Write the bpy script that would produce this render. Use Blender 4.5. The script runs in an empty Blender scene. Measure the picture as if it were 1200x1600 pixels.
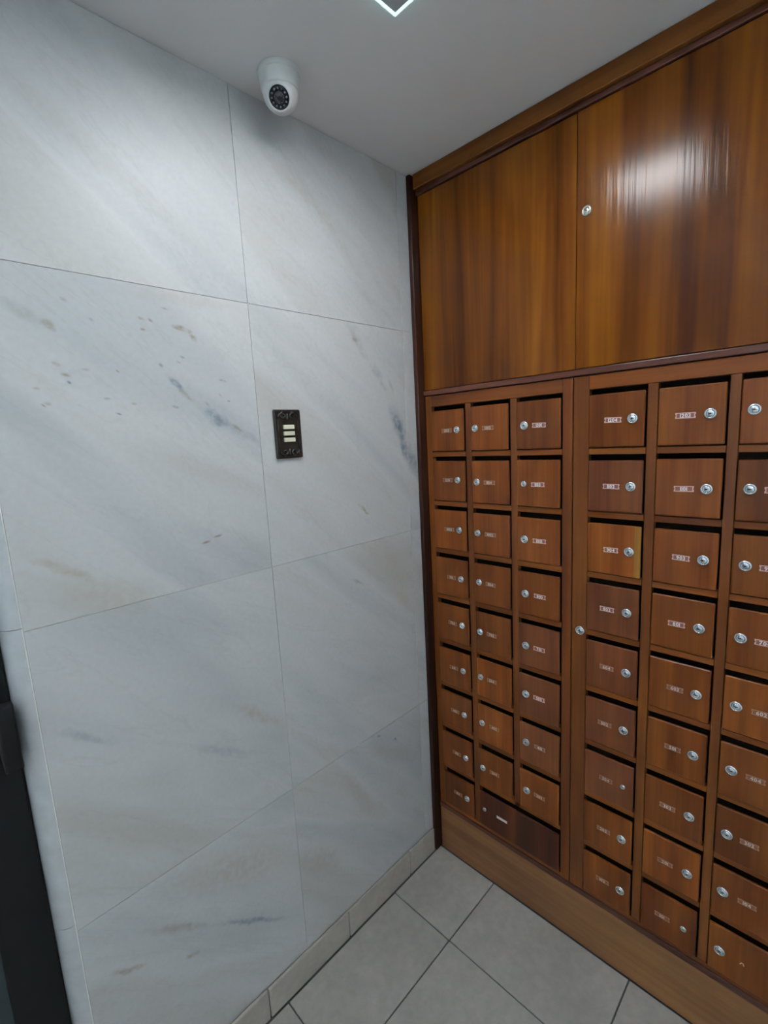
import bpy, bmesh, math, random
from mathutils import Vector, Matrix
random.seed(7)
S = bpy.context.scene
C = S.collection

# ------------------------------------------------------------------ camera
cam_d = bpy.data.cameras.new('camera'); cam = bpy.data.objects.new('camera', cam_d); C.objects.link(cam)
ROT = ((0.702494, 0.14662, -0.696423), (-0.709691, 0.071024, -0.700924), (-0.053307, 0.98664, 0.153949))
M = Matrix(ROT).to_4x4(); M.translation = (-1.28345, -1.08205, 1.62489)
cam.matrix_world = M
F_PX = 735.74                      # focal length in pixels of the 1200 x 1600 frame
cam_d.sensor_fit = 'VERTICAL'; cam_d.sensor_height = 24.0
cam_d.lens = F_PX * 24.0 / 1600.0
cam_d.clip_start = 0.02
S.camera = cam

# ------------------------------------------------------------------ world, exposure
W = bpy.data.worlds.new('daylight'); S.world = W; W.use_nodes = True
bg = W.node_tree.nodes['Background']
bg.inputs['Color'].default_value = (0.70, 0.83, 1.0, 1); bg.inputs['Strength'].default_value = 3.0
sun_d = bpy.data.lights.new('sun', 'SUN'); sun_d.energy = 260.0; sun_d.angle = 0.01; sun_d.color = (1.0, 0.98, 0.95)
sun = bpy.data.objects.new('sun', sun_d); C.objects.link(sun); sun.location = (0, -4, 8)
sun.rotation_euler = (math.radians(22), 0, math.radians(-12))     # high sun behind the building, lights the pavement outside
S.view_settings.view_transform = 'Standard'
S.view_settings.look = 'None'
S.view_settings.gamma = 1.0
S.view_settings.use_curve_mapping = False
S.view_settings.exposure = 0.0
LAMP = 37.0                        # emission of the diffuser of the ceiling light
EDGE = 1.5                         # glow of the glass edge of the ceiling light

# ------------------------------------------------------------------ material helpers
def new_mat(name):
    m = bpy.data.materials.new(name); m.use_nodes = True
    nt = m.node_tree
    return m, nt, nt.nodes['Principled BSDF']

def plain(name, col, rough=0.5, metal=0.0, spec=0.5, coat=0.0):
    m, nt, b = new_mat(name)
    b.inputs['Base Color'].default_value = (*col, 1); b.inputs['Roughness'].default_value = rough
    b.inputs['Metallic'].default_value = metal; b.inputs['Specular IOR Level'].default_value = spec
    b.inputs['Coat Weight'].default_value = coat
    return m

def nd(nt, typ, **kw):
    n = nt.nodes.new(typ)
    for k, v in kw.items():
        if k in n.inputs: n.inputs[k].default_value = v
        else: setattr(n, k, v)
    return n

def mix(nt, fac, a, b, mode='MIX'):
    n = nt.nodes.new('ShaderNodeMix'); n.data_type = 'RGBA'; n.blend_type = mode
    for s, v in ((0, fac), (6, a), (7, b)):
        if hasattr(v, 'is_output'): nt.links.new(v, n.inputs[s])
        elif isinstance(v, tuple): n.inputs[s].default_value = (*v, 1) if len(v) == 3 else v
        else: n.inputs[s].default_value = v
    return n.outputs[2]

def ramp(nt, src, stops):
    r = nt.nodes.new('ShaderNodeValToRGB'); e = r.color_ramp.elements
    while len(e) < len(stops): e.new(0.5)
    for i, (p, c) in enumerate(stops):
        e[i].position = p; e[i].color = (*c, 1)
    nt.links.new(src, r.inputs[0]); return r.outputs[0]

def wood(name, dark, mid, light, axis='z', rough=0.3, band=14.0, vary=0.25, bump=0.05, spec=0.24, fine_c=0.6):
    """varnished veneer: long streaks along one axis, each piece offset by its own random number"""
    m, nt, b = new_mat(name); L = nt.links
    tc = nd(nt, 'ShaderNodeTexCoord'); oi = nd(nt, 'ShaderNodeObjectInfo')
    mul = nd(nt, 'ShaderNodeVectorMath', operation='SCALE'); mul.inputs[0].default_value = (31.7, 17.3, 23.9)
    L.new(oi.outputs['Random'], mul.inputs['Scale'])
    add = nd(nt, 'ShaderNodeVectorMath', operation='ADD'); L.new(tc.outputs['Object'], add.inputs[0]); L.new(mul.outputs[0], add.inputs[1])
    def streak(scale, squeeze, detail, dist=0.0):
        mp = nd(nt, 'ShaderNodeMapping'); s = [1, 1, 1]; s['xyz'.index(axis)] = squeeze
        mp.inputs['Scale'].default_value = s; L.new(add.outputs[0], mp.inputs[0])
        n = nd(nt, 'ShaderNodeTexNoise', Scale=scale, Detail=detail, Roughness=0.6, Distortion=dist); L.new(mp.outputs[0], n.inputs['Vector'])
        return n.outputs[0]
    n1 = streak(band, 0.045, 3.0, 0.3); n2 = streak(band * 7, 0.02, 3.0); n3 = streak(5.0, 0.4, 3.0, 0.6)
    col = ramp(nt, n1, [(0.33, dark), (0.52, mid), (0.70, light)])
    fine = ramp(nt, n2, [(0.3, (0.74, 0.70, 0.66)), (0.6, (1.04, 1.04, 1.04))])
    col = mix(nt, fine_c, col, fine, 'MULTIPLY')
    cloud = ramp(nt, n3, [(0.32, (0.62, 0.55, 0.55)), (0.62, (1.12, 1.08, 1.0))])
    col = mix(nt, 0.75, col, cloud, 'MULTIPLY')
    hsv = nd(nt, 'ShaderNodeHueSaturation'); L.new(col, hsv.inputs['Color'])
    mr = nd(nt, 'ShaderNodeMapRange'); mr.inputs['To Min'].default_value = 1 - vary; mr.inputs['To Max'].default_value = 1 + vary
    L.new(oi.outputs['Random'], mr.inputs['Value']); L.new(mr.outputs[0], hsv.inputs['Value'])
    L.new(hsv.outputs[0], b.inputs['Base Color'])
    b.inputs['Roughness'].default_value = rough; b.inputs['Specular IOR Level'].default_value = spec
    bp = nd(nt, 'ShaderNodeBump', Strength=bump, Distance=0.002); L.new(n2, bp.inputs['Height']); L.new(bp.outputs[0], b.inputs['Normal'])
    return m

# marble veins: (x0, z0, x1, z1, half width, colour, strength) in metres on the wall
BL, BR_, GR, TN = (0.20, 0.26, 0.34), (0.33, 0.24, 0.17), (0.40, 0.43, 0.42), (0.50, 0.44, 0.37)
VEINS = [
    (-0.850, 1.782, -0.825, 1.756, .010, BL, .75), (-0.828, 1.753, -0.806, 1.735, .008, BR_, .35), (-0.771, 1.706, -0.726, 1.676, .018, BL, .75),
    (-0.726, 1.676, -0.635, 1.626, .014, BL, .25), (-0.712, 1.681, -0.690, 1.662, .006, BR_, .6), (-0.850, 1.785, -0.640, 1.635, .030, BL, .12),
    (-1.135, 1.905, -1.060, 1.865, .016, GR, .6), (-1.070, 1.874, -1.053, 1.859, .008, BR_, .5), (-1.05, 1.86, -0.95, 1.78, .02, BL, .10),
    (-0.827, 1.893, -0.805, 1.885, .007, BR_, .6), (-0.798, 1.887, -0.790, 1.884, .006, BR_, .4), (-0.788, 1.876, -0.777, 1.870, .006, BR_, .5),
    (-0.324, 1.963, -0.242, 1.870, .020, GR, .5), (-0.30, 1.93, -0.285, 1.915, .010, BR_, .4), (-0.219, 1.845, -0.190, 1.815, .018, BL, .35),
    (-0.155, 1.815, -0.136, 1.770, .010, GR, .5), (-0.19, 1.80, -0.175, 1.78, .009, GR, .4),
    (-0.140, 1.705, -0.098, 1.630, .032, BL, .85), (-0.128, 1.672, -0.116, 1.655, .010, (0.10, 0.16, 0.17), .65), (-0.108, 1.645, -0.090, 1.560, .018, BL, .85),
    (-0.090, 1.590, -0.026, 1.495, .030, BL, .7), (-0.313, 1.423, -0.275, 1.391, .007, BR_, .5),
    (-0.822, 1.402, -0.800, 1.405, .004, BR_, .6), (-0.790, 1.412, -0.770, 1.414, .004, BR_, .6), (-1.150, 1.440, -1.042, 1.367, .012, TN, .5),
    (-1.10, 1.36, -0.95, 1.30, .05, TN, .28), (-1.052, 0.531, -0.910, 0.422, .013, BR_, .4), (-0.894, 0.412, -0.695, 0.253, .010, BL, .55),
    (-1.125, 0.488, -1.069, 0.454, .009, BR_, .5), (-0.972, 0.384, -0.949, 0.377, .008, BR_, .45), (-1.152, 1.084, -1.058, 1.013, .012, BL, .35),
    (-0.795, 0.980, -0.638, 0.838, .018, TN, .45), (-0.902, 0.913, -0.741, 0.806, .016, BL, .25), (-0.343, 0.607, -0.109, 0.453, .040, TN, .25),
    (-1.00, 0.62, -0.70, 0.45, .07, TN, .35), (-0.62, 0.40, -0.50, 0.30, .05, TN, .3), (-0.48, 0.62, -0.30, 0.30, .03, TN, .25),
    (-0.30, 2.10, -0.12, 1.98, .02, GR, .2), (-0.45, 2.30, -0.20, 2.05, .02, TN, .18), (-0.60, 2.36, -0.30, 2.20, .03, TN, .18),
    (-1.10, 2.30, -0.70, 2.05, .03, TN, .16), (-0.36, 1.20, -0.32, 1.17, .006, GR, .6), (-0.30, 0.63, -0.285, 0.622, .005, BL, .6), (-0.22, 0.575, -0.205, 0.568, .006, BL, .6),
    (-0.95, 1.955, -0.65, 1.955, .02, TN, .2), (-0.20, 1.25, -0.09, 0.95, .035, TN, .18), (-0.55, 1.05, -0.30, 0.80, .03, GR, .14),
]
for _ in range(26):
    x = random.uniform(-1.12, -0.7); z = random.uniform(1.70, 1.93)
    VEINS.append((x, z, x + random.uniform(.003, .012), z - random.uniform(0, .006), random.uniform(.002, .0045), random.choice((BR_, BL, BR_)), random.uniform(.3, .65)))

def marble():
    m, nt, b = new_mat('marble'); L = nt.links
    geo = nd(nt, 'ShaderNodeNewGeometry'); oi = nd(nt, 'ShaderNodeObjectInfo')
    off = nd(nt, 'ShaderNodeVectorMath', operation='SCALE'); off.inputs[0].default_value = (11.3, 0, 7.7); L.new(oi.outputs['Random'], off.inputs['Scale'])
    add = nd(nt, 'ShaderNodeVectorMath', operation='ADD'); L.new(geo.outputs['Position'], add.inputs[0]); L.new(off.outputs[0], add.inputs[1])
    mp = nd(nt, 'ShaderNodeMapping'); mp.inputs['Rotation'].default_value = (0, math.radians(-40), 0); mp.inputs['Scale'].default_value = (1, 1, 1)
    L.new(add.outputs[0], mp.inputs[0])
    mp2 = nd(nt, 'ShaderNodeMapping'); mp2.inputs['Scale'].default_value = (0.45, 1, 2.2); L.new(mp.outputs[0], mp2.inputs[0])
    n1 = nd(nt, 'ShaderNodeTexNoise', Scale=1.9, Detail=3.0, Roughness=0.5, Distortion=0.6); L.new(mp2.outputs[0], n1.inputs['Vector'])
    n2 = nd(nt, 'ShaderNodeTexNoise', Scale=4.2, Detail=6.0, Roughness=0.6, Distortion=0.8); L.new(mp2.outputs[0], n2.inputs['Vector'])
    n3 = nd(nt, 'ShaderNodeTexNoise', Scale=90.0, Detail=2.0); L.new(add.outputs[0], n3.inputs['Vector'])
    col = ramp(nt, n1.outputs[0], [(0.30, (0.52, 0.55, 0.575)), (0.49, (0.635, 0.65, 0.665)), (0.68, (0.55, 0.545, 0.53))])
    vein = ramp(nt, n2.outputs[0], [(0.485, (1, 1, 1)), (0.50, (0.86, 0.86, 0.84)), (0.518, (1, 1, 1))])
    col = mix(nt, 0.35, col, vein, 'MULTIPLY')
    grain = ramp(nt, n3.outputs[0], [(0.3, (0.97, 0.97, 0.97)), (0.7, (1.02, 1.02, 1.02))])
    col = mix(nt, 1.0, col, grain, 'MULTIPLY')
    # jittered position for the single veins and stains
    jn = nd(nt, 'ShaderNodeTexNoise', Scale=26.0, Detail=3.0, Roughness=0.6); L.new(geo.outputs['Position'], jn.inputs['Vector'])
    js = nd(nt, 'ShaderNodeVectorMath', operation='MULTIPLY_ADD'); js.inputs[1].default_value = (.03, .0, .03); js.inputs[2].default_value = (-.015, 0, -.015)
    L.new(jn.outputs['Color'], js.inputs[0])
    ja = nd(nt, 'ShaderNodeVectorMath', operation='ADD'); L.new(geo.outputs['Position'], ja.inputs[0]); L.new(js.outputs[0], ja.inputs[1])
    pn = nd(nt, 'ShaderNodeTexNoise', Scale=60.0, Detail=3.0); L.new(geo.outputs['Position'], pn.inputs['Vector'])
    patch = nd(nt, 'ShaderNodeMapRange'); patch.inputs['From Min'].default_value = .35; patch.inputs['From Max'].default_value = .6
    patch.inputs['To Min'].default_value = .35; L.new(pn.outputs[0], patch.inputs['Value'])
    for (x0, z0, x1, z1, w, c, s) in VEINS:
        t = nd(nt, 'ShaderNodeMapping', vector_type='TEXTURE')
        ln = math.hypot(x1 - x0, z1 - z0)
        t.inputs['Location'].default_value = ((x0 + x1) / 2, 0, (z0 + z1) / 2)
        t.inputs['Rotation'].default_value = (0, -math.atan2(z1 - z0, x1 - x0), 0)
        t.inputs['Scale'].default_value = (ln / 2 + w, 1.0, w)
        L.new((geo.outputs['Position'] if w < .005 else ja.outputs[0]), t.inputs[0])
        le = nd(nt, 'ShaderNodeVectorMath', operation='LENGTH'); L.new(t.outputs[0], le.inputs[0])
        mr = nd(nt, 'ShaderNodeMapRange', interpolation_type='SMOOTHSTEP')
        mr.inputs['From Min'].default_value = 1.15; mr.inputs['From Max'].default_value = 0.15; mr.inputs['To Max'].default_value = min(1.0, s * (1.45 if w < .012 else 1.5 if c == TN else 1.1))
        L.new(le.outputs['Value'], mr.inputs['Value'])
        mm = nd(nt, 'ShaderNodeMath', operation='MULTIPLY'); L.new(mr.outputs[0], mm.inputs[0]); L.new(patch.outputs[0], mm.inputs[1])
        col = mix(nt, mm.outputs[0], col, c)
    L.new(col, b.inputs['Base Color'])
    b.inputs['Roughness'].default_value = 0.42; b.inputs['Specular IOR Level'].default_value = 0.35
    return m

def speckled(name, a, c, scale, rough, spec=0.4, grain=0.07):
    m, nt, b = new_mat(name); L = nt.links
    tc = nd(nt, 'ShaderNodeTexCoord'); oi = nd(nt, 'ShaderNodeObjectInfo')
    add = nd(nt, 'ShaderNodeVectorMath', operation='ADD'); L.new(tc.outputs['Object'], add.inputs[0]); L.new(oi.outputs['Random'], add.inputs[1])
    n = nd(nt, 'ShaderNodeTexNoise', Scale=scale, Detail=6.0, Roughness=0.65); L.new(add.outputs[0], n.inputs['Vector'])
    n2 = nd(nt, 'ShaderNodeTexNoise', Scale=scale * 9, Detail=3.0); L.new(add.outputs[0], n2.inputs['Vector'])
    col = ramp(nt, n.outputs[0], [(0.35, a), (0.65, c)])
    f = ramp(nt, n2.outputs[0], [(0.3, (1 - grain,) * 3), (0.7, (1 + grain * .7,) * 3)])
    col = mix(nt, 1.0, col, f, 'MULTIPLY')
    L.new(col, b.inputs['Base Color']); b.inputs['Roughness'].default_value = rough; b.inputs['Specular IOR Level'].default_value = spec
    return m

def emissive(name, col, strength, base=(0.9, 0.9, 0.9)):
    m, nt, b = new_mat(name)
    b.inputs['Base Color'].default_value = (*base, 1)
    b.inputs['Emission Color'].default_value = (*col, 1); b.inputs['Emission Strength'].default_value = strength
    return m

def clear_glass(name, tint, refl):
    m = bpy.data.materials.new(name); m.use_nodes = True; nt = m.node_tree; nt.nodes.clear()
    o = nd(nt, 'ShaderNodeOutputMaterial'); t = nd(nt, 'ShaderNodeBsdfTransparent'); g = nd(nt, 'ShaderNodeBsdfGlossy', Roughness=0.03)
    t.inputs[0].default_value = (*tint, 1)
    x = nd(nt, 'ShaderNodeMixShader'); fr = nd(nt, 'ShaderNodeFresnel', IOR=1.45)
    nt.links.new(fr.outputs[0], x.inputs[0])
    nt.links.new(t.outputs[0], x.inputs[1]); nt.links.new(g.outputs[0], x.inputs[2]); nt.links.new(x.outputs[0], o.inputs[0])
    return m

MT = {
    'marble': marble(),
    'grout': plain('grout', (0.66, 0.66, 0.64), 0.9),
    'tile': speckled('floor_tile', (0.39, 0.375, 0.35), (0.475, 0.46, 0.43), 5.0, 0.38),
    'skirt': speckled('skirting_tile', (0.44, 0.405, 0.365), (0.51, 0.475, 0.43), 6.0, 0.35),
    'joint': plain('floor_joint', (0.10, 0.105, 0.11), 0.9),
    'ceil': speckled('ceiling_paint', (0.935, 0.93, 0.935), (0.94, 0.935, 0.94), 1.2, 0.9, 0.2, 0.006),
    'plaster': speckled('wall_paint', (0.80, 0.80, 0.80), (0.83, 0.83, 0.83), 3.0, 0.85, 0.2, 0.02),
    'veneer': wood('veneer', (0.0662, 0.0148, 0.0016), (0.1663, 0.0497, 0.0049), (0.2493, 0.0861, 0.0071), 'z', 0.19, 13.0, 0.10, 0.25, 0.26, 0.45),
    'flap': wood('flap_wood', (0.1454, 0.0358, 0.0071), (0.1987, 0.0559, 0.0097), (0.2569, 0.0803, 0.0133), 'z', 0.28, 22.0, 0.22, 0.1, 0.34),
    'dflap': wood('dark_flap_wood', (0.0390, 0.0144, 0.0088), (0.0780, 0.0216, 0.0110), (0.1430, 0.0432, 0.0154), 'z', 0.32, 10.0, 0.05),
    'sheenflap': wood('sheen_tinted_flap_wood', (0.1349, 0.0390, 0.0150), (0.1781, 0.0559, 0.0197), (0.2158, 0.0744, 0.0244), 'z', 0.28, 22.0, 0.12, 0.1, 0.40),  # flap wood with the purple reflected sheen put into its colour
    'framev': wood('frame_wood_upright', (0.1236, 0.0332, 0.0073), (0.1711, 0.0513, 0.0099), (0.2233, 0.0755, 0.0135), 'z', 0.30, 18.0, 0.12, 0.08, 0.40),
    'frameh': wood('frame_wood_level', (0.1334, 0.0348, 0.0066), (0.1847, 0.0529, 0.0090), (0.2411, 0.0785, 0.0123), 'y', 0.32, 18.0, 0.12, 0.08, 0.34),
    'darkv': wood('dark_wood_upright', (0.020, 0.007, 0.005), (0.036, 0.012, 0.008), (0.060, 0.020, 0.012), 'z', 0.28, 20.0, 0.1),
    'darkh': wood('dark_wood_level', (0.0715, 0.0240, 0.0168), (0.1040, 0.0336, 0.0216), (0.1430, 0.0480, 0.0264), 'y', 0.32, 20.0, 0.1, 0.05, 0.45),
    'cornice': wood('cornice_wood', (0.1080, 0.0340, 0.0058), (0.1782, 0.0612, 0.0095), (0.2376, 0.0892, 0.0137), 'y', 0.38, 12.0, 0.05),
    'plinth': wood('plinth_wood', (0.1986, 0.0839, 0.0305), (0.2829, 0.1340, 0.0499), (0.3610, 0.1844, 0.0717), 'y', 0.42, 9.0, 0.05, 0.05, 0.55),
    'patch': wood('pale_patch_wood', (0.30, 0.145, 0.03), (0.36, 0.18, 0.04), (0.42, 0.22, 0.05), 'z', 0.34, 22.0, 0.05),
    'inside': plain('cabinet_inside', (0.012, 0.008, 0.006), 0.9, spec=0.1),
    'chrome': plain('lock_chrome', (0.82, 0.87, 0.92), 0.26, 1.0),
    'brass': plain('lock_nickel', (0.66, 0.64, 0.58), 0.3, 1.0),
    'keyhole': plain('keyhole_black', (0.01, 0.012, 0.015), 0.6),
    'platebase': plain('plate_red', (0.26, 0.105, 0.090), 0.35),
    'platewhite': plain('plate_white', (0.90, 0.84, 0.88), 0.4),
    'plateedge': plain('plate_edge', (0.70, 0.46, 0.44), 0.4),
    'fadedwhite': plain('faded_white', (0.62, 0.55, 0.54), 0.45),
    'fadedbase': plain('faded_base', (0.24, 0.10, 0.06), 0.45),
    'fadededge': plain('faded_edge', (0.36, 0.19, 0.13), 0.45),
    'camwhite': plain('camera_white_plastic', (0.80, 0.82, 0.82), 0.35),
    'camblack': plain('camera_black_glass', (0.008, 0.008, 0.014), 0.08),
    'camlens': plain('camera_lens', (0.02, 0.012, 0.03), 0.05, coat=1.0),
    'led': plain('infrared_led', (0.20, 0.20, 0.26), 0.25),
    'iron': plain('switch_black', (0.014, 0.012, 0.010), 0.25, spec=0.8),
    'ivory': plain('switch_button', (0.80, 0.79, 0.60), 0.4),
    'doorblack': plain('door_black_paint', (0.006, 0.006, 0.007), 0.6, spec=0.3),
    'doorpanel': plain('door_panel_paint', (0.03, 0.045, 0.05), 0.5),
    'doorglass': clear_glass('door_glass', (0.86, 0.94, 0.94), 0.08),
    'lampglass': clear_glass('lamp_glass', (0.93, 0.97, 0.97), 0.05),
    'lampedge': emissive('lamp_glass_edge', (0.50, 1.0, 0.97), EDGE),
    'lamp': emissive('lamp_diffuser', (0.97, 0.985, 1.0), LAMP),
    'housing': plain('lamp_housing', (0.42, 0.45, 0.48), 0.6),
    'pave': speckled('pavement', (0.42, 0.45, 0.49), (0.49, 0.52, 0.56), 2.0, 0.9, 0.2),
}

# ------------------------------------------------------------------ object helpers
CACHE = {}
def link(name, me, loc=(0, 0, 0), parent=None):
    o = bpy.data.objects.new(name, me); C.objects.link(o)
    loc = Vector(loc)
    if parent is not None:
        o.parent = parent
        p = parent
        while p is not None: loc = loc - p.location; p = p.parent
    o.location = loc
    return o
def tag(o, label=None, cat=None, group=None, kind=None):
    if label: o['label'] = label
    if cat: o['category'] = cat
    if group: o['group'] = group
    if kind: o['kind'] = kind
    return o
def empty(name, loc): return link(name, None, loc)

def finish(bm, name, mats, smooth=False):
    me = bpy.data.meshes.new(name); bm.normal_update(); bm.to_mesh(me); bm.free()
    for m in (mats if isinstance(mats, (list, tuple)) else [mats]): me.materials.append(m)
    if smooth:
        for p in me.polygons: p.use_smooth = True
    return me

def box_mesh(sx, sy, sz, mat, bevel=0.0, seg=2):
    key = (round(sx, 5), round(sy, 5), round(sz, 5), mat.name, bevel, seg)
    if key in CACHE: return CACHE[key]
    bm = bmesh.new(); bmesh.ops.create_cube(bm, size=1.0)
    for v in bm.verts: v.co = Vector((v.co.x * sx, v.co.y * sy, v.co.z * sz))
    if bevel: bmesh.ops.bevel(bm, geom=list(bm.edges), offset=bevel, segments=seg, profile=0.5, affect='EDGES')
    me = finish(bm, 'box', mat); CACHE[key] = me
    return me

def box(name, x0, x1, y0, y1, z0, z1, mat, parent=None, bevel=0.0, seg=2):
    x0, x1 = min(x0, x1), max(x0, x1); y0, y1 = min(y0, y1), max(y0, y1); z0, z1 = min(z0, z1), max(z0, z1)
    return link(name, box_mesh(x1 - x0, y1 - y0, z1 - z0, mat, bevel, seg), ((x0 + x1) / 2, (y0 + y1) / 2, (z0 + z1) / 2), parent)

def bm_box(bm, x0, x1, y0, y1, z0, z1, mi=0):
    r = bmesh.ops.create_cube(bm, size=1.0)
    for v in r['verts']: v.co = Vector(((x0 + x1) / 2 + v.co.x * (x1 - x0), (y0 + y1) / 2 + v.co.y * (y1 - y0), (z0 + z1) / 2 + v.co.z * (z1 - z0)))
    for f in {f for v in r['verts'] for f in v.link_faces}: f.material_index = mi

def bm_lathe(bm, prof, seg=32, mat_ids=None, mw=None):
    """prof: (radius, height) list turned about the local z axis; mw places it"""
    mw = mw or Matrix.Identity(4); rings = []
    for r, h in prof:
        if r < 1e-6: rings.append([bm.verts.new(mw @ Vector((0, 0, h)))])
        else: rings.append([bm.verts.new(mw @ Vector((r * math.cos(2 * math.pi * i / seg), r * math.sin(2 * math.pi * i / seg), h))) for i in range(seg)])
    for k in range(len(rings) - 1):
        a, b = rings[k], rings[k + 1]
        for i in range(seg):
            j = (i + 1) % seg
            if len(a) == 1: f = bm.faces.new((a[0], b[i], b[j]))
            elif len(b) == 1: f = bm.faces.new((a[i], b[0], a[j]))
            else: f = bm.faces.new((a[i], b[i], b[j], a[j]))
            if mat_ids: f.material_index = mat_ids[k]
            f.smooth = True

# ------------------------------------------------------------------ the room
H = 2.45
XL, YB = -2.75, -2.45                 # far side wall and the wall behind the viewer
XE = -1.178                           # left end of the marble slabs
# ceiling with a square hole for the recessed light
LX0, LX1, LY0, LY1 = -0.850, -0.479, -0.700, -0.378
MX0, MX1, MY0, MY1 = LX0 - 1.25, LX1 - 1.25, LY0 - 1.15, LY1 - 1.15      # second light, added unseen behind the viewer to brighten the room
bm = bmesh.new()
T = 0.12
for a, b_ in ((XL - .2, MX0), (MX1, LX0), (LX1, .32)): bm_box(bm, a, b_, YB - .2, .3, H, H + T)
for a, b_, c, d in ((MX0, MX1, MY0, MY1), (LX0, LX1, LY0, LY1)):
    bm_box(bm, a, b_, YB - .2, c, H, H + T); bm_box(bm, a, b_, d, .3, H, H + T)
tag(link('ceiling', finish(bm, 'ceiling', MT['ceil'])), kind='structure', label='plain white plaster ceiling above the mailboxes')

# floor: screed with tiles laid on it, dark joints between
fl = box('floor', XL - .2, .32, YB - .2, .12, -0.10, -0.006, MT['joint']); tag(fl, 'grey beige tiled floor with dark joints', kind='structure')
def steps(first, pitch, lo, hi):
    e = [first]
    while e[-1] > lo: e.append(e[-1] - pitch)
    e = [v for v in e if lo < v < hi]
    return [hi] + e + [lo]
xs = steps(-0.270, 0.456, XL, -0.0008); ys = steps(-0.2565, 0.4605, YB, -0.0120)
G = 0.0020
for i in range(len(xs) - 1):
    for j in range(len(ys) - 1):
        box('tile', xs[i + 1] + G, xs[i] - G, ys[j + 1] + G, ys[j] - G, -0.006, 0.0, MT['tile'], fl, 0.0012, 1)

# marble wall (plane y = 0) with its slabs
wl = box('wall_left', XE, .30, .0022, .16, 0, H, MT['grout']); tag(wl, 'marble clad wall with pale veined slabs', kind='structure')
zs = [0.098, 0.643, 1.303, 1.969, H - .001]
vx = [XE + .0008, -0.640, -0.078, -0.0005]
for i in range(4):
    for j in range(3):
        dx = 0.0
        a, b_ = vx[j] + dx, vx[j + 1] + dx
        box('slab', a + .0006, b_ - .0006, 0.0, .0022, zs[i] + .0007, zs[i + 1] - .0007, MT['marble'], wl, 0.0004, 1)
# rounded marble edge pieces towards the entrance
tr = empty('trim_1', (XE - .015, .03, 0)); tag(tr, 'rounded marble edge of the wall beside the entrance', kind='structure')
def bullnose(z0, z1):
    bm = bmesh.new(); r = .031; cx, cy = XE - .001, .031
    pts = [(cx + .0003, .0005)] + [(cx - r * math.sin(t), cy - r * math.cos(t)) for t in [k * math.pi / 2 / 10 for k in range(1, 11)]] + [(cx - r, .16), (cx + .0003, .16)]
    lo = [bm.verts.new((x, y, z0)) for x, y in pts]; hi = [bm.verts.new((x, y, z1)) for x, y in pts]
    n = len(pts)
    for k in range(n):
        f = bm.faces.new((lo[k], lo[(k + 1) % n], hi[(k + 1) % n], hi[k])); f.smooth = k < 11
    bm.faces.new(list(reversed(lo))); bm.faces.new(hi)
    bmesh.ops.recalc_face_normals(bm, faces=bm.faces)
    bmesh.ops.split_edges(bm, edges=[e for e in bm.edges if any(not f.smooth for f in e.link_faces)])
    link('edge_piece', finish(bm, 'edge_piece', MT['bull']), (0, 0, 0), tr)
MT['bull'] = speckled('polished_marble_edge', (0.60, 0.63, 0.66), (0.62, 0.65, 0.68), 4.0, 0.14, 0.8)
MT['whitegrout'] = plain('white_grout', (0.85, 0.85, 0.84), 0.7)
zb = [0.0005, 0.660, 1.310, 1.969, H - .001]
for k in range(4): box('white_grout', XE - .0010, XE + .0009, -.0006, .0020, zb[k] + .001, zb[k + 1] - .001, MT['whitegrout'], tr)
for k in range(4): bullnose(zb[k] + .0007, zb[k + 1] - .0007)

# skirting tiles along the marble wall
bs = empty('baseboard_left', (-.6, -.004, 0)); tag(bs, 'beige skirting tiles along the marble wall', kind='structure')
sx = [-0.0325, -0.179, -0.4805, -0.782, -1.0835, XE + .002]
for k in range(len(sx) - 1):
    box('skirting_tile', sx[k + 1] + .0012, sx[k] - .0012, -.010, -.0003, .0008, .0965, MT['skirt'], bs, 0.003, 2)

# other walls of the vestibule (behind and beside the viewer)
bm = bmesh.new(); bm_box(bm, .302, .42, YB - .2, .3, 0, H); bm_box(bm, .0, .30, YB, -1.098, 0, H)
tag(link('wall_right', finish(bm, 'wall_right', MT['plaster'])), kind='structure', label='painted wall around the wooden cabinet')
tag(box('wall_back', XL, .0, YB - .12, YB - .001, 0, H, MT['plaster']), kind='structure', label='painted wall behind the viewer')
tag(box('wall_front', XL - .12, XL - .001, YB, .0, 0, H, MT['plaster']), kind='structure', label='painted wall opposite the mailboxes')
bm = bmesh.new(); bm_box(bm, -2.66, XE - .033, .002, .16, 2.28, H); bm_box(bm, XL, -2.66, .002, .16, 0, H)
tag(link('wall_entrance', finish(bm, 'wall_entrance', MT['plaster'])), kind='structure', label='painted wall around the glass entrance door')

# entrance door: black frame, glass panes, lock box
dr = empty('door_1', (-1.68, .05, 0)); tag(dr, 'black framed glass entrance doors beside the marble wall', kind='structure')
DX1, DX0 = XE - .0323, -2.658; DT = 2.279; DM = (DX0 + DX1) / 2
for a in (DX1 - .086, DM - .05, DX0):
    box('door_stile', a, a + (.1 if a == DM - .05 else .086), .035, .085, .001, DT, MT['doorblack'], dr, .004)
for u, v in ((DX0 + .0865, DM - .0505), (DM + .0505, DX1 - .0865)):
    for a, b_ in ((.001, .10), (.70, .76), (DT - .07, DT)):
        box('door_rail', u, v, .037, .083, a, b_, MT['doorblack'], dr, .004)
    box('glass_pane', u - .006, v + .006, .057, .063, .754, DT - .064, MT['doorglass'], dr)
    box('lower_panel', u - .006, v + .006, .050, .070, .094, .706, MT['doorpanel'], dr, .002)
lb = box('lock_box', XE - .062, XE - .034, -.030, -.003, 1.056, 1.184, MT['doorblack'], dr, .004)
box('lock_bracket', XE - .062, XE - .040, -.003, .0348, 1.060, 1.158, MT['doorblack'], dr)
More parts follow.
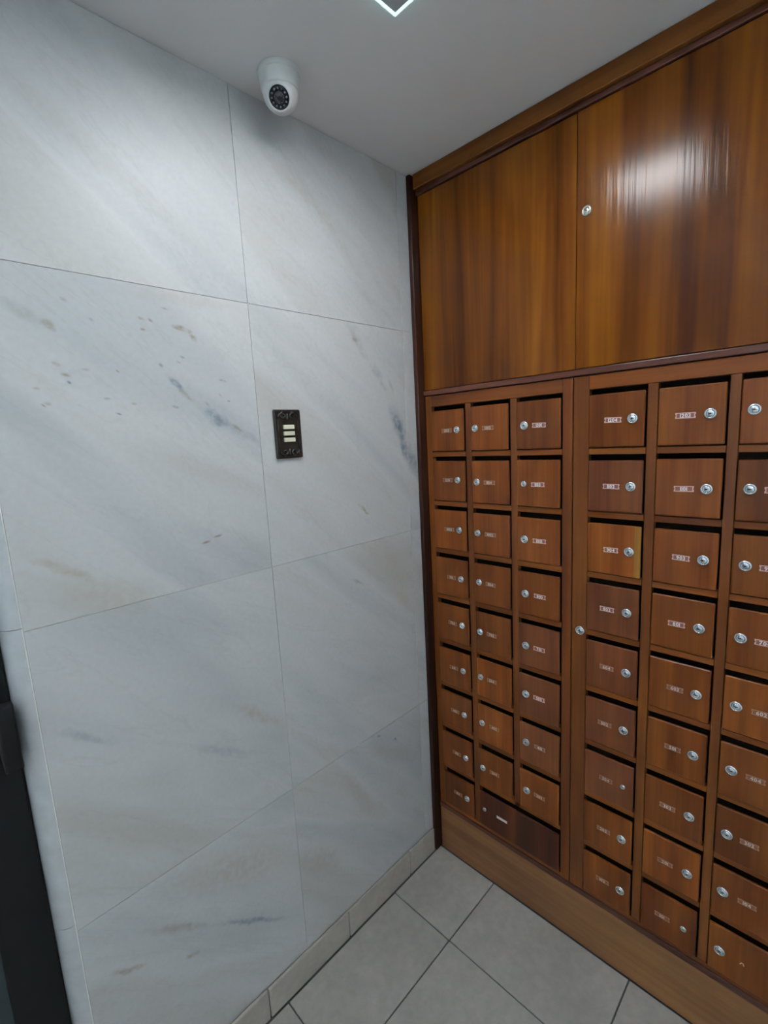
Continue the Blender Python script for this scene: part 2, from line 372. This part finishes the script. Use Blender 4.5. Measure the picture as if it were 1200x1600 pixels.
tag(box('pavement', -14, 12, .17, 12, -.30, -.11, MT['pave']), kind='structure', label='grey pavement outside the entrance')

# ------------------------------------------------------------------ recessed ceiling light
def ceiling_light(X0, X1, Y0, Y1, label):
    li = empty('ceiling_light', ((X0 + X1) / 2, (Y0 + Y1) / 2, H)); tag(li, label, 'ceiling light', 'recessed square ceiling lights')
    bm = bmesh.new(); t = .004; e = .0005; D = .050
    bm_box(bm, X0 + e, X1 - e, Y0 + e, Y1 - e, H + D, H + D + t)
    bm_box(bm, X0 + e, X0 + e + t, Y0 + e, Y1 - e, H + .001, H + D); bm_box(bm, X1 - e - t, X1 - e, Y0 + e, Y1 - e, H + .001, H + D)
    bm_box(bm, X0 + e + t, X1 - e - t, Y0 + e, Y0 + e + t, H + .001, H + D); bm_box(bm, X0 + e + t, X1 - e - t, Y1 - e - t, Y1 - e, H + .001, H + D)
    link('housing', finish(bm, 'housing', MT['housing']), (0, 0, 0), li)
    def ring(name, m0, m1, z0, z1, mat):
        bm = bmesh.new(); a0, a1, b0, b1 = X0 + m0, X1 - m0, Y0 + m0, Y1 - m0; w = m1 - m0
        bm_box(bm, a0, a0 + w, b0, b1, z0, z1); bm_box(bm, a1 - w, a1, b0, b1, z0, z1)
        bm_box(bm, a0 + w, a1 - w, b0, b0 + w, z0, z1); bm_box(bm, a0 + w, a1 - w, b1 - w, b1, z0, z1)
        return link(name, finish(bm, name, mat), (0, 0, 0), li)
    tag(ring('glass_edge', .0002, .0055, H - .007, H + .0005, MT['lampedge']), label='glowing greenish glass edge')
    ring('glass_border', .0060, .0445, H - .006, H - .001, MT['housing'])
    box('diffuser', X0 + .055, X1 - .055, Y0 + .045, Y1 - .045, H + .014, H + .018, MT['lamp'], li)
ceiling_light(LX0, LX1, LY0, LY1, 'square recessed ceiling light with glowing glass edge near the dome camera')
ceiling_light(MX0, MX1, MY0, MY1, 'square recessed ceiling light added out of view behind the viewer as fill light')

# ------------------------------------------------------------------ dome security camera
cx, cy = -0.566, -0.100
dc = empty('security_camera', (cx, cy, H)); tag(dc, 'white dome security camera mounted on the ceiling', 'camera')
bm = bmesh.new()
bm_lathe(bm, [(0, 0), (.0475, 0), (.0485, -.002), (.0485, -.0095), (.0475, -.0110), (.0450, -.0114), (.0450, -.0128), (.0440, -.026), (.0425, -.036), (.040, -.040), (.037, -.041), (.0, -.041)], 48, None, Matrix.Translation((cx, cy, H - .0003)))
base = link('base', finish(bm, 'base', MT['camwhite']), (0, 0, 0), dc)
bm = bmesh.new(); bmesh.ops.create_uvsphere(bm, u_segments=8, v_segments=6, radius=.0022, matrix=Matrix.Translation((cx - .0440, cy + .0100, H - .007)))
link('screw', finish(bm, 'screw', MT['keyhole']), (0, 0, 0), base)
d = Vector((-.74, -.72, -1.06)).normalized()
q = d.to_track_quat('Z', 'Y').to_matrix().to_4x4()
ctr = Vector((cx, cy, H - .041)); mw = Matrix.Translation(ctr) @ q
R = .0395; af = math.radians(40)
prof = [(0, -R)] + [(R * math.sin(a), -R * math.cos(a)) for a in [math.radians(x) for x in range(10, 141, 6)]] + [(.0245, R * math.cos(af) + .0015), (.0228, R * math.cos(af) + .001), (.0225, R * math.cos(af) - .001), (0, R * math.cos(af) - .001)]
bm = bmesh.new(); bm_lathe(bm, prof, 48, None, mw)
eye = link('eyeball', finish(bm, 'eyeball', MT['camwhite']), (0, 0, 0), dc)
h = R * math.cos(af) - .0008
bm = bmesh.new(); bm_lathe(bm, [(.0222, h - .0006), (.0222, h + .0004), (.011, h + .0004), (.0105, h - .0002), (0, h - .0002)], 40, None, mw)
link('face_glass', finish(bm, 'face_glass', MT['camblack']), (0, 0, 0), eye)
bm = bmesh.new(); bm_lathe(bm, [(.0098, h - .0001), (.0098, h + .0012), (.0085, h + .0016), (.006, h + .0028), (.003, h + .0035), (0, h + .0037)], 32, None, mw)
link('lens', finish(bm, 'lens', MT['camlens']), (0, 0, 0), eye)
for k in range(12):
    a = 2 * math.pi * k / 12
    bm = bmesh.new(); bm_lathe(bm, [(.0021, h + .0003), (.0021, h + .0008), (.0012, h + .0013), (0, h + .0014)], 10, None, mw @ Matrix.Translation((.0165 * math.cos(a), .0165 * math.sin(a), 0)))
    link('infrared_led', finish(bm, 'infrared_led', MT['led']), (0, 0, 0), eye)

# ------------------------------------------------------------------ ornate light switch on the marble
sx0, sx1, sz0, sz1 = -.5985, -.5150, 1.5860, 1.7145
sw = empty('light_switch', ((sx0 + sx1) / 2, 0, sz0)); tag(sw, 'ornate black switch plate with three ivory buttons on the marble wall', 'light switch')
pl = box('plate', sx0, sx1, -.006, .0001, sz0, sz1, MT['iron'], sw, .003)
mx, mz = (sx0 + sx1) / 2, (sz0 + sz1) / 2
# raised rim
bm = bmesh.new(); w = .006
bm_box(bm, sx0 + .002, sx0 + .002 + w, -.0085, -.0058, sz0 + .002, sz1 - .002); bm_box(bm, sx1 - .002 - w, sx1 - .002, -.0085, -.0058, sz0 + .002, sz1 - .002)
bm_box(bm, sx0 + .002 + w, sx1 - .002 - w, -.0085, -.0058, sz0 + .002, sz0 + .002 + w); bm_box(bm, sx0 + .002 + w, sx1 - .002 - w, -.0085, -.0058, sz1 - .002 - w, sz1 - .002)
bmesh.ops.bevel(bm, geom=list(bm.edges), offset=.0012, segments=2, profile=.5, affect='EDGES')
link('rim', finish(bm, 'rim', MT['iron']), (0, 0, 0), sw)
def sweep(name, pts, rad, mat, parent):
    bm = bmesh.new(); rings = []; n = 8
    for i, p in enumerate(pts):
        p = Vector(p); tg = (Vector(pts[min(i + 1, len(pts) - 1)]) - Vector(pts[max(i - 1, 0)])).normalized()
        u = Vector((0, 1, 0)); v = tg.cross(u).normalized(); r = rad(i / (len(pts) - 1))
        rings.append([bm.verts.new(p + u * r * math.cos(2 * math.pi * k / n) + v * r * math.sin(2 * math.pi * k / n)) for k in range(n)])
    for a, b_ in zip(rings, rings[1:]):
        for k in range(n):
            f = bm.faces.new((a[k], a[(k + 1) % n], b_[(k + 1) % n], b_[k])); f.smooth = True
    bm.faces.new(rings[0]); bm.faces.new(list(reversed(rings[-1])))
    bmesh.ops.recalc_face_normals(bm, faces=bm.faces)
    return link(name, finish(bm, name, mat), (0, 0, 0), parent)
for top in (1, -1):
    zc = mz + top * .047
    for sd in (1, -1):
        c = Vector((mx + sd * .016, -.0075, zc)); pts = []
        for k in range(26):                                     # a leaf scroll that curls towards the middle
            a = math.radians(200 - k * 17); r = .0135 * (1 - k / 34)
            pts.append((c.x + sd * -r * math.cos(a), c.y, c.z + top * r * .62 * math.sin(a)))
        sweep('scroll', pts, lambda t: .0016 + .0022 * math.sin(math.pi * min(1, t * 1.15)) * (1 - t * .4), MT['iron'], sw)
        pts = [(mx + sd * (.008 + .022 * t), -.0072, zc + top * (.009 + .002 * math.sin(t * 5) - .010 * t * t)) for t in [k / 10 for k in range(11)]]
        sweep('leaf', pts, lambda t: .0008 + .0026 * math.sin(math.pi * t), MT['iron'], sw)
        pts = [(mx + sd * .031, -.0070, mz + top * (.004 + .034 * t)) for t in [k / 8 for k in range(9)]]
        sweep('side_bead', pts, lambda t: .0008 + .0014 * math.sin(math.pi * t), MT['iron'], sw)
    bm = bmesh.new(); bmesh.ops.create_uvsphere(bm, u_segments=16, v_segments=10, radius=1.0)
    for v in bm.verts: v.co = Vector((mx + v.co.x * .0055, -.0065 + v.co.y * .0045, zc - top * .001 + v.co.z * .0085))
    for f in bm.faces: f.smooth = True
    link('shell_boss', finish(bm, 'shell_boss', MT['iron']), (0, 0, 0), sw)
for zb0, zb1 in ((1.6632, 1.6742), (1.6465, 1.6575), (1.6298, 1.6408)):
    box('button', -.5730, -.5395, -.0115, -.0058, zb0, zb1, MT['ivory'], sw, .0012)

# ------------------------------------------------------------------ locks and number plates
def to_front(u, v, w): return Vector((-w, -u, v))       # local right, up, out -> world for the cabinet front
FRONT = Matrix(((0, 0, -1, 0), (-1, 0, 0, 0), (0, 1, 0, 0), (0, 0, 0, 1)))
def lock_mesh(scale, metal, name='lock'):
    key = ('lock', scale, metal.name)
    if key in CACHE: return CACHE[key]
    bm = bmesh.new(); s = scale
    prof = [(.0125, -.001), (.0125, .0022), (.0116, .0036), (.0098, .0046), (.0088, .0044), (.0086, .0020), (.0078, .0020), (.0076, .0044), (.0070, .0050), (0, .0050)]
    bm_lathe(bm, [(r * s, h_ * min(1, s + .1)) for r, h_ in prof], 28, [0, 0, 0, 0, 0, 1, 0, 0, 0], FRONT)
    k = .0050 * min(1, s + .1)
    for (u0, u1, v0, v1) in ((-.0040, .0040, -.0007, .0007), (-.0014, .0014, -.0016, .0016)):
        r = bmesh.ops.create_cube(bm, size=1.0)
        for v in r['verts']: v.co = to_front(((u0 + u1) / 2 + v.co.x * (u1 - u0)) * s, ((v0 + v1) / 2 + v.co.y * (v1 - v0)) * s, k + v.co.z * .0004)
        for f in {f for v in r['verts'] for f in v.link_faces}: f.material_index = 1
    me = finish(bm, name, [metal, MT['keyhole']]); CACHE[key] = me
    return me
def add_lock(parent, x, y, z, scale=1.0, metal=None, rot=0.0, name='lock'):
    o = link(name, lock_mesh(scale, metal or MT['chrome']), (x, y, z), parent)
    o.rotation_euler = (rot, 0, 0); return o

# outlines of the figures from the built-in font, one mesh per figure
GLYPH = {}
def glyph(ch):
    if ch in GLYPH: return GLYPH[ch]
    cu = bpy.data.curves.new('figure', 'FONT'); cu.body = ch; cu.size = 1.0; cu.offset = .03; cu.resolution_u = 2; cu.fill_mode = 'FRONT'
    ob = bpy.data.objects.new('figure', cu); C.objects.link(ob)
    dg = bpy.context.evaluated_depsgraph_get(); me = bpy.data.meshes.new_from_object(ob.evaluated_get(dg))
    vs = [(v.co.x, v.co.y) for v in me.vertices]; fs = [tuple(p.vertices) for p in me.polygons]
    x0 = min(v[0] for v in vs); x1 = max(v[0] for v in vs)
    vs = [(x - x0, y) for x, y in vs]
    GLYPH[ch] = (vs, fs, x1 - x0)
    bpy.data.objects.remove(ob); bpy.data.curves.remove(cu); bpy.data.meshes.remove(me)
    return GLYPH[ch]

def poly(bm, pts, w, mi):
    f = bm.faces.new([bm.verts.new(to_front(u, v, w)) for u, v in pts]); f.material_index = mi
    return f
def plate_mesh(text, wd=.041, ht=.0135, faded=False):
    bm = bmesh.new(); a, c, n = wd / 2, ht / 2, .0022
    out = [(-a, -c), (a, -c), (a, -n), (a - n, 0), (a, n), (a, c), (-a, c), (-a, n), (-a + n, 0), (-a, -n)]
    f = poly(bm, out, .0009, 2 if text else 0)
    r = bmesh.ops.extrude_face_region(bm, geom=[f]); ev = [v for v in r['geom'] if isinstance(v, bmesh.types.BMVert)]
    bmesh.ops.translate(bm, verts=ev, vec=Vector((.0009, 0, 0)))
    if text:
        poly(bm, [(-a + .0032, -c + .0021), (a - .0032, -c + .0021), (a - .0032, c - .0021), (-a + .0032, c - .0021)], .00105, 1)
        s = .0120; gap = .0009
        gl = [glyph(ch) for ch in text]; tw = sum(g[2] * s * 1.0 for g in gl) + gap * (len(gl) - 1)
        u = -tw / 2
        for vs, fs, gw in gl:
            vv = [bm.verts.new(to_front(u + x * s, -.0042 + y * s, .0012)) for x, y in vs]
            for fc in fs:
                try: q = bm.faces.new([vv[i] for i in fc]); q.material_index = 0
                except ValueError: pass
            u += gw * s + gap
    return finish(bm, 'number_plate', [MT['fadedwhite'], MT['fadedbase'], MT['fadededge']] if faded else [MT['platewhite'], MT['platebase'], MT['plateedge']])

# ------------------------------------------------------------------ built-in wooden cabinet
YE = -1.078
cb = empty('wooden_cabinet', (.15, -.54, 0)); tag(cb, 'built-in varnished wooden cabinet frame with two plain upper doors', 'cabinet')
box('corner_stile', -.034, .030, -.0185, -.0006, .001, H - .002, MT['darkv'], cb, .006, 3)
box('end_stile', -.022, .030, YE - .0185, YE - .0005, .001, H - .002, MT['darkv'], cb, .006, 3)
box('cornice', -.020, .028, YE, -.0190, 2.404, H - .001, MT['cornice'], cb, .003)
box('cornice_bead', -.008, .028, YE, -.0190, 2.3905, 2.4035, MT['darkh'], cb, .002)
box('middle_rail', -.0065, .028, YE, -.0190, 1.7605, 1.7765, MT['darkh'], cb, .002)
box('bottom_rail', -.003, .028, YE, -.0190, .1855, .2035, MT['darkh'], cb, .0015)
box('plinth', .0, .028, YE, -.0190, .001, .185, MT['plinth'], cb, .002)
box('back_board', .060, .070, YE, -.0010, .001, H - .002, MT['inside'], cb)
YM = -.5395
for a, b_ in ((-.0205, YM + .0008), (YM - .0012, YE + .0015)):
    dd = box('upper_door', -.0010 if a > -.1 else -.0025, .020, b_, a, 1.7785, 2.3888, MT['veneer'], cb, .0018)
    if a < -.1: add_lock(dd, -.0025, -.566, 2.157, 1.0, MT['brass'], .3)

# ------------------------------------------------------------------ the two banks of mailboxes
PZ = 0.1689; Z1 = 1.722; OH = .152; OW = .1385
NUM_L = [['1303', '1302', '1301'], ['1201', '1104', '1103'], ['1003', '1002', '1001'], ['901', '804', '803'], ['703', '702', '701'], ['601', '504', '503'], ['403', '402', '401'], ['301', '204', '203'], ['103', None, None]]
NUM_R = [['1204', '1203', '1202'], ['1102', '1101', '1004'], ['904', '903', '902'], ['802', '801', '704'], ['604', '603', '602'], ['502', '501', '404'], ['304', '303', '302'], ['202', '201', '104'], ['102', '101', None]]
SHEEN = {('R', 3, 0), ('R', 4, 0), ('R', 5, 0), ('R', 6, 0), ('L', 4, 2), ('L', 5, 2), ('R', 1, 0), ('L', 6, 2)}  # doors that get the sheen painted into their wood
SMALL = {('L', 1, 2): .72, ('R', 6, 0): .55, ('R', 8, 1): .6}
def bank(side, y0, y1, cols, nums, label):
    bk = empty('mailbox_bank', (.01, (y0 + y1) / 2, .205)); tag(bk, label, 'mailboxes')
    zt, zbm = 1.7585, .2050; x0, x1 = -.0010, .018
    kw = dict(parent=bk, bevel=.0012, seg=1)
    edges = [y0] + [v for c in cols for v in c] + [y1]
    box('stile', x0, x1, edges[1], y0, zbm, zt, MT['framev'], **kw)
    box('stile', x0, x1, y1, edges[-2], zbm, zt, MT['framev'], **kw)
    box('top_rail', x0, x1, edges[-2] + .0002, edges[1] - .0002, Z1, zt, MT['frameh'], **kw)
    zlow = Z1 - 8 * PZ - OH
    box('lower_rail', x0, x1, edges[-2] + .0002, edges[1] - .0002, zbm, zlow, MT['frameh'], **kw)
    for k in (0, 1):
        zl = Z1 - 8 * PZ + .0005 if (side == 'L' and k == 1) else zlow
        box('divider', x0, x1, cols[k + 1][0] + .0002, cols[k][1] - .0002, zl + .0002, Z1 - .0002, MT['framev'], **kw)
    # back of the pigeonholes
    box('back_panel', .030, .034, y1 + .001, y0 - .001, zbm, zt, MT['inside'], parent=bk)
    for c in range(3):
        a, b_ = cols[c]
        for r in range(9):
            top = Z1 - r * PZ; bot = top - OH
            wide = side == 'L' and r == 8 and c == 1
            if side == 'L' and r == 8 and c == 2: continue
            if r < 8:
                if side == 'L' and r == 7 and c == 1:
                    box('rail', x0, x1, cols[2][1] + .0004, a - .0004, bot - (PZ - OH) + .0002, bot - .0002, MT['frameh'], **kw)
                elif not (side == 'L' and r == 7 and c == 2):
                    box('rail', x0, x1, b_ + .0004, a - .0004, bot - (PZ - OH) + .0002, bot - .0002, MT['frameh'], **kw)
            bb = cols[2][1] if wide else b_
            slot = .0135 + random.uniform(-.0015, .002)
            out = -.0068 + random.uniform(-.0012, .0012)
            g1, g2 = .0020, .0036
            mat = MT['dflap'] if wide else MT['sheenflap'] if (side, r, c) in SHEEN else MT['flap']
            fl_ = box('mailbox_door', out, out + .0075, bb + g2, a - g1, bot + .0022, top - slot, mat, bk, .0030, 3)
            fl_.rotation_euler = (random.uniform(-.004, .004), 0, random.uniform(-.006, .006))
            zc = (top + bot) / 2 - .0045 + random.uniform(-.003, .003)
            left = (side == 'L' and c > 0) or (side == 'R' and c == 2)
            ins = (.0195 if (side == 'L' and c == 1) else .026) if left else .0315
            yl = a - ins if left else bb + ins
            sc = .6 if wide else SMALL.get((side, r, c), 1.0) if not (side == 'L' and c < 2) else .92
            yl += random.uniform(-.0015, .0015)
            add_lock(fl_, out + .0002, yl, zc, sc, MT['chrome'], random.uniform(-.25, .25))
            txt = nums[r][c]
            ypl = yl + (-.046 if left else .048) + random.uniform(-.003, .003)
            if side == 'L' and c == 0: ypl = yl + .041
            if wide:
                link('number_plate', plate_mesh('', .042, .009), (out + .0002, yl - .070, zc), fl_)
                tag(fl_, label='wide dark-stained mailbox door')
            elif txt:
                o = link('number_plate', plate_mesh(txt, .041 if len(txt) == 4 else .037, faded=(side == 'R' and r >= 4) or (side == 'L' and (c < 2 or r >= 6))), (out + .0002, ypl, zc - .001), fl_)
                o.rotation_euler = (random.uniform(-.03, .03), 0, 0)
            else:
                for k, (du, rx) in enumerate(((.0, .5), (-.005, -.4))):     # remains of a worn off number
                    o = box('worn_mark', out - .0003, out + .0003, ypl + du - .0012, ypl + du + .0012, zc - .005, zc + .003, MT['plateedge'], fl_)
                    o.rotation_euler = (rx, 0, 0)
            if side == 'R' and r == 2 and c == 0:
                tag(box('repair_strip', out - .0006, out + .006, bb + g2 - .0003, bb + .018, bot + .0030, top - slot - .0012, MT['patch'], fl_, .001), label='pale yellowish repair strip')
    if side == 'R':
        add_lock(bk, x0, -.5600, 1.054, 1.05, MT['chrome'], 0.1, 'bank_lock')
    return bk
colsL = [(-.0455, -.1840), (-.2065, -.3450), (-.3670, -.5055)]
colsR = [(-.5775, -.7165), (-.7400, -.8790), (-.9000, -1.0390)]
bank('L', -.0210, -.5330, colsL, NUM_L, 'wooden mailbox bank next to the marble wall, with one wide bottom box')
bank('R', -.5360, YE + .0010, colsR, NUM_R, 'wooden mailbox bank with three full columns and a lock on its stile')
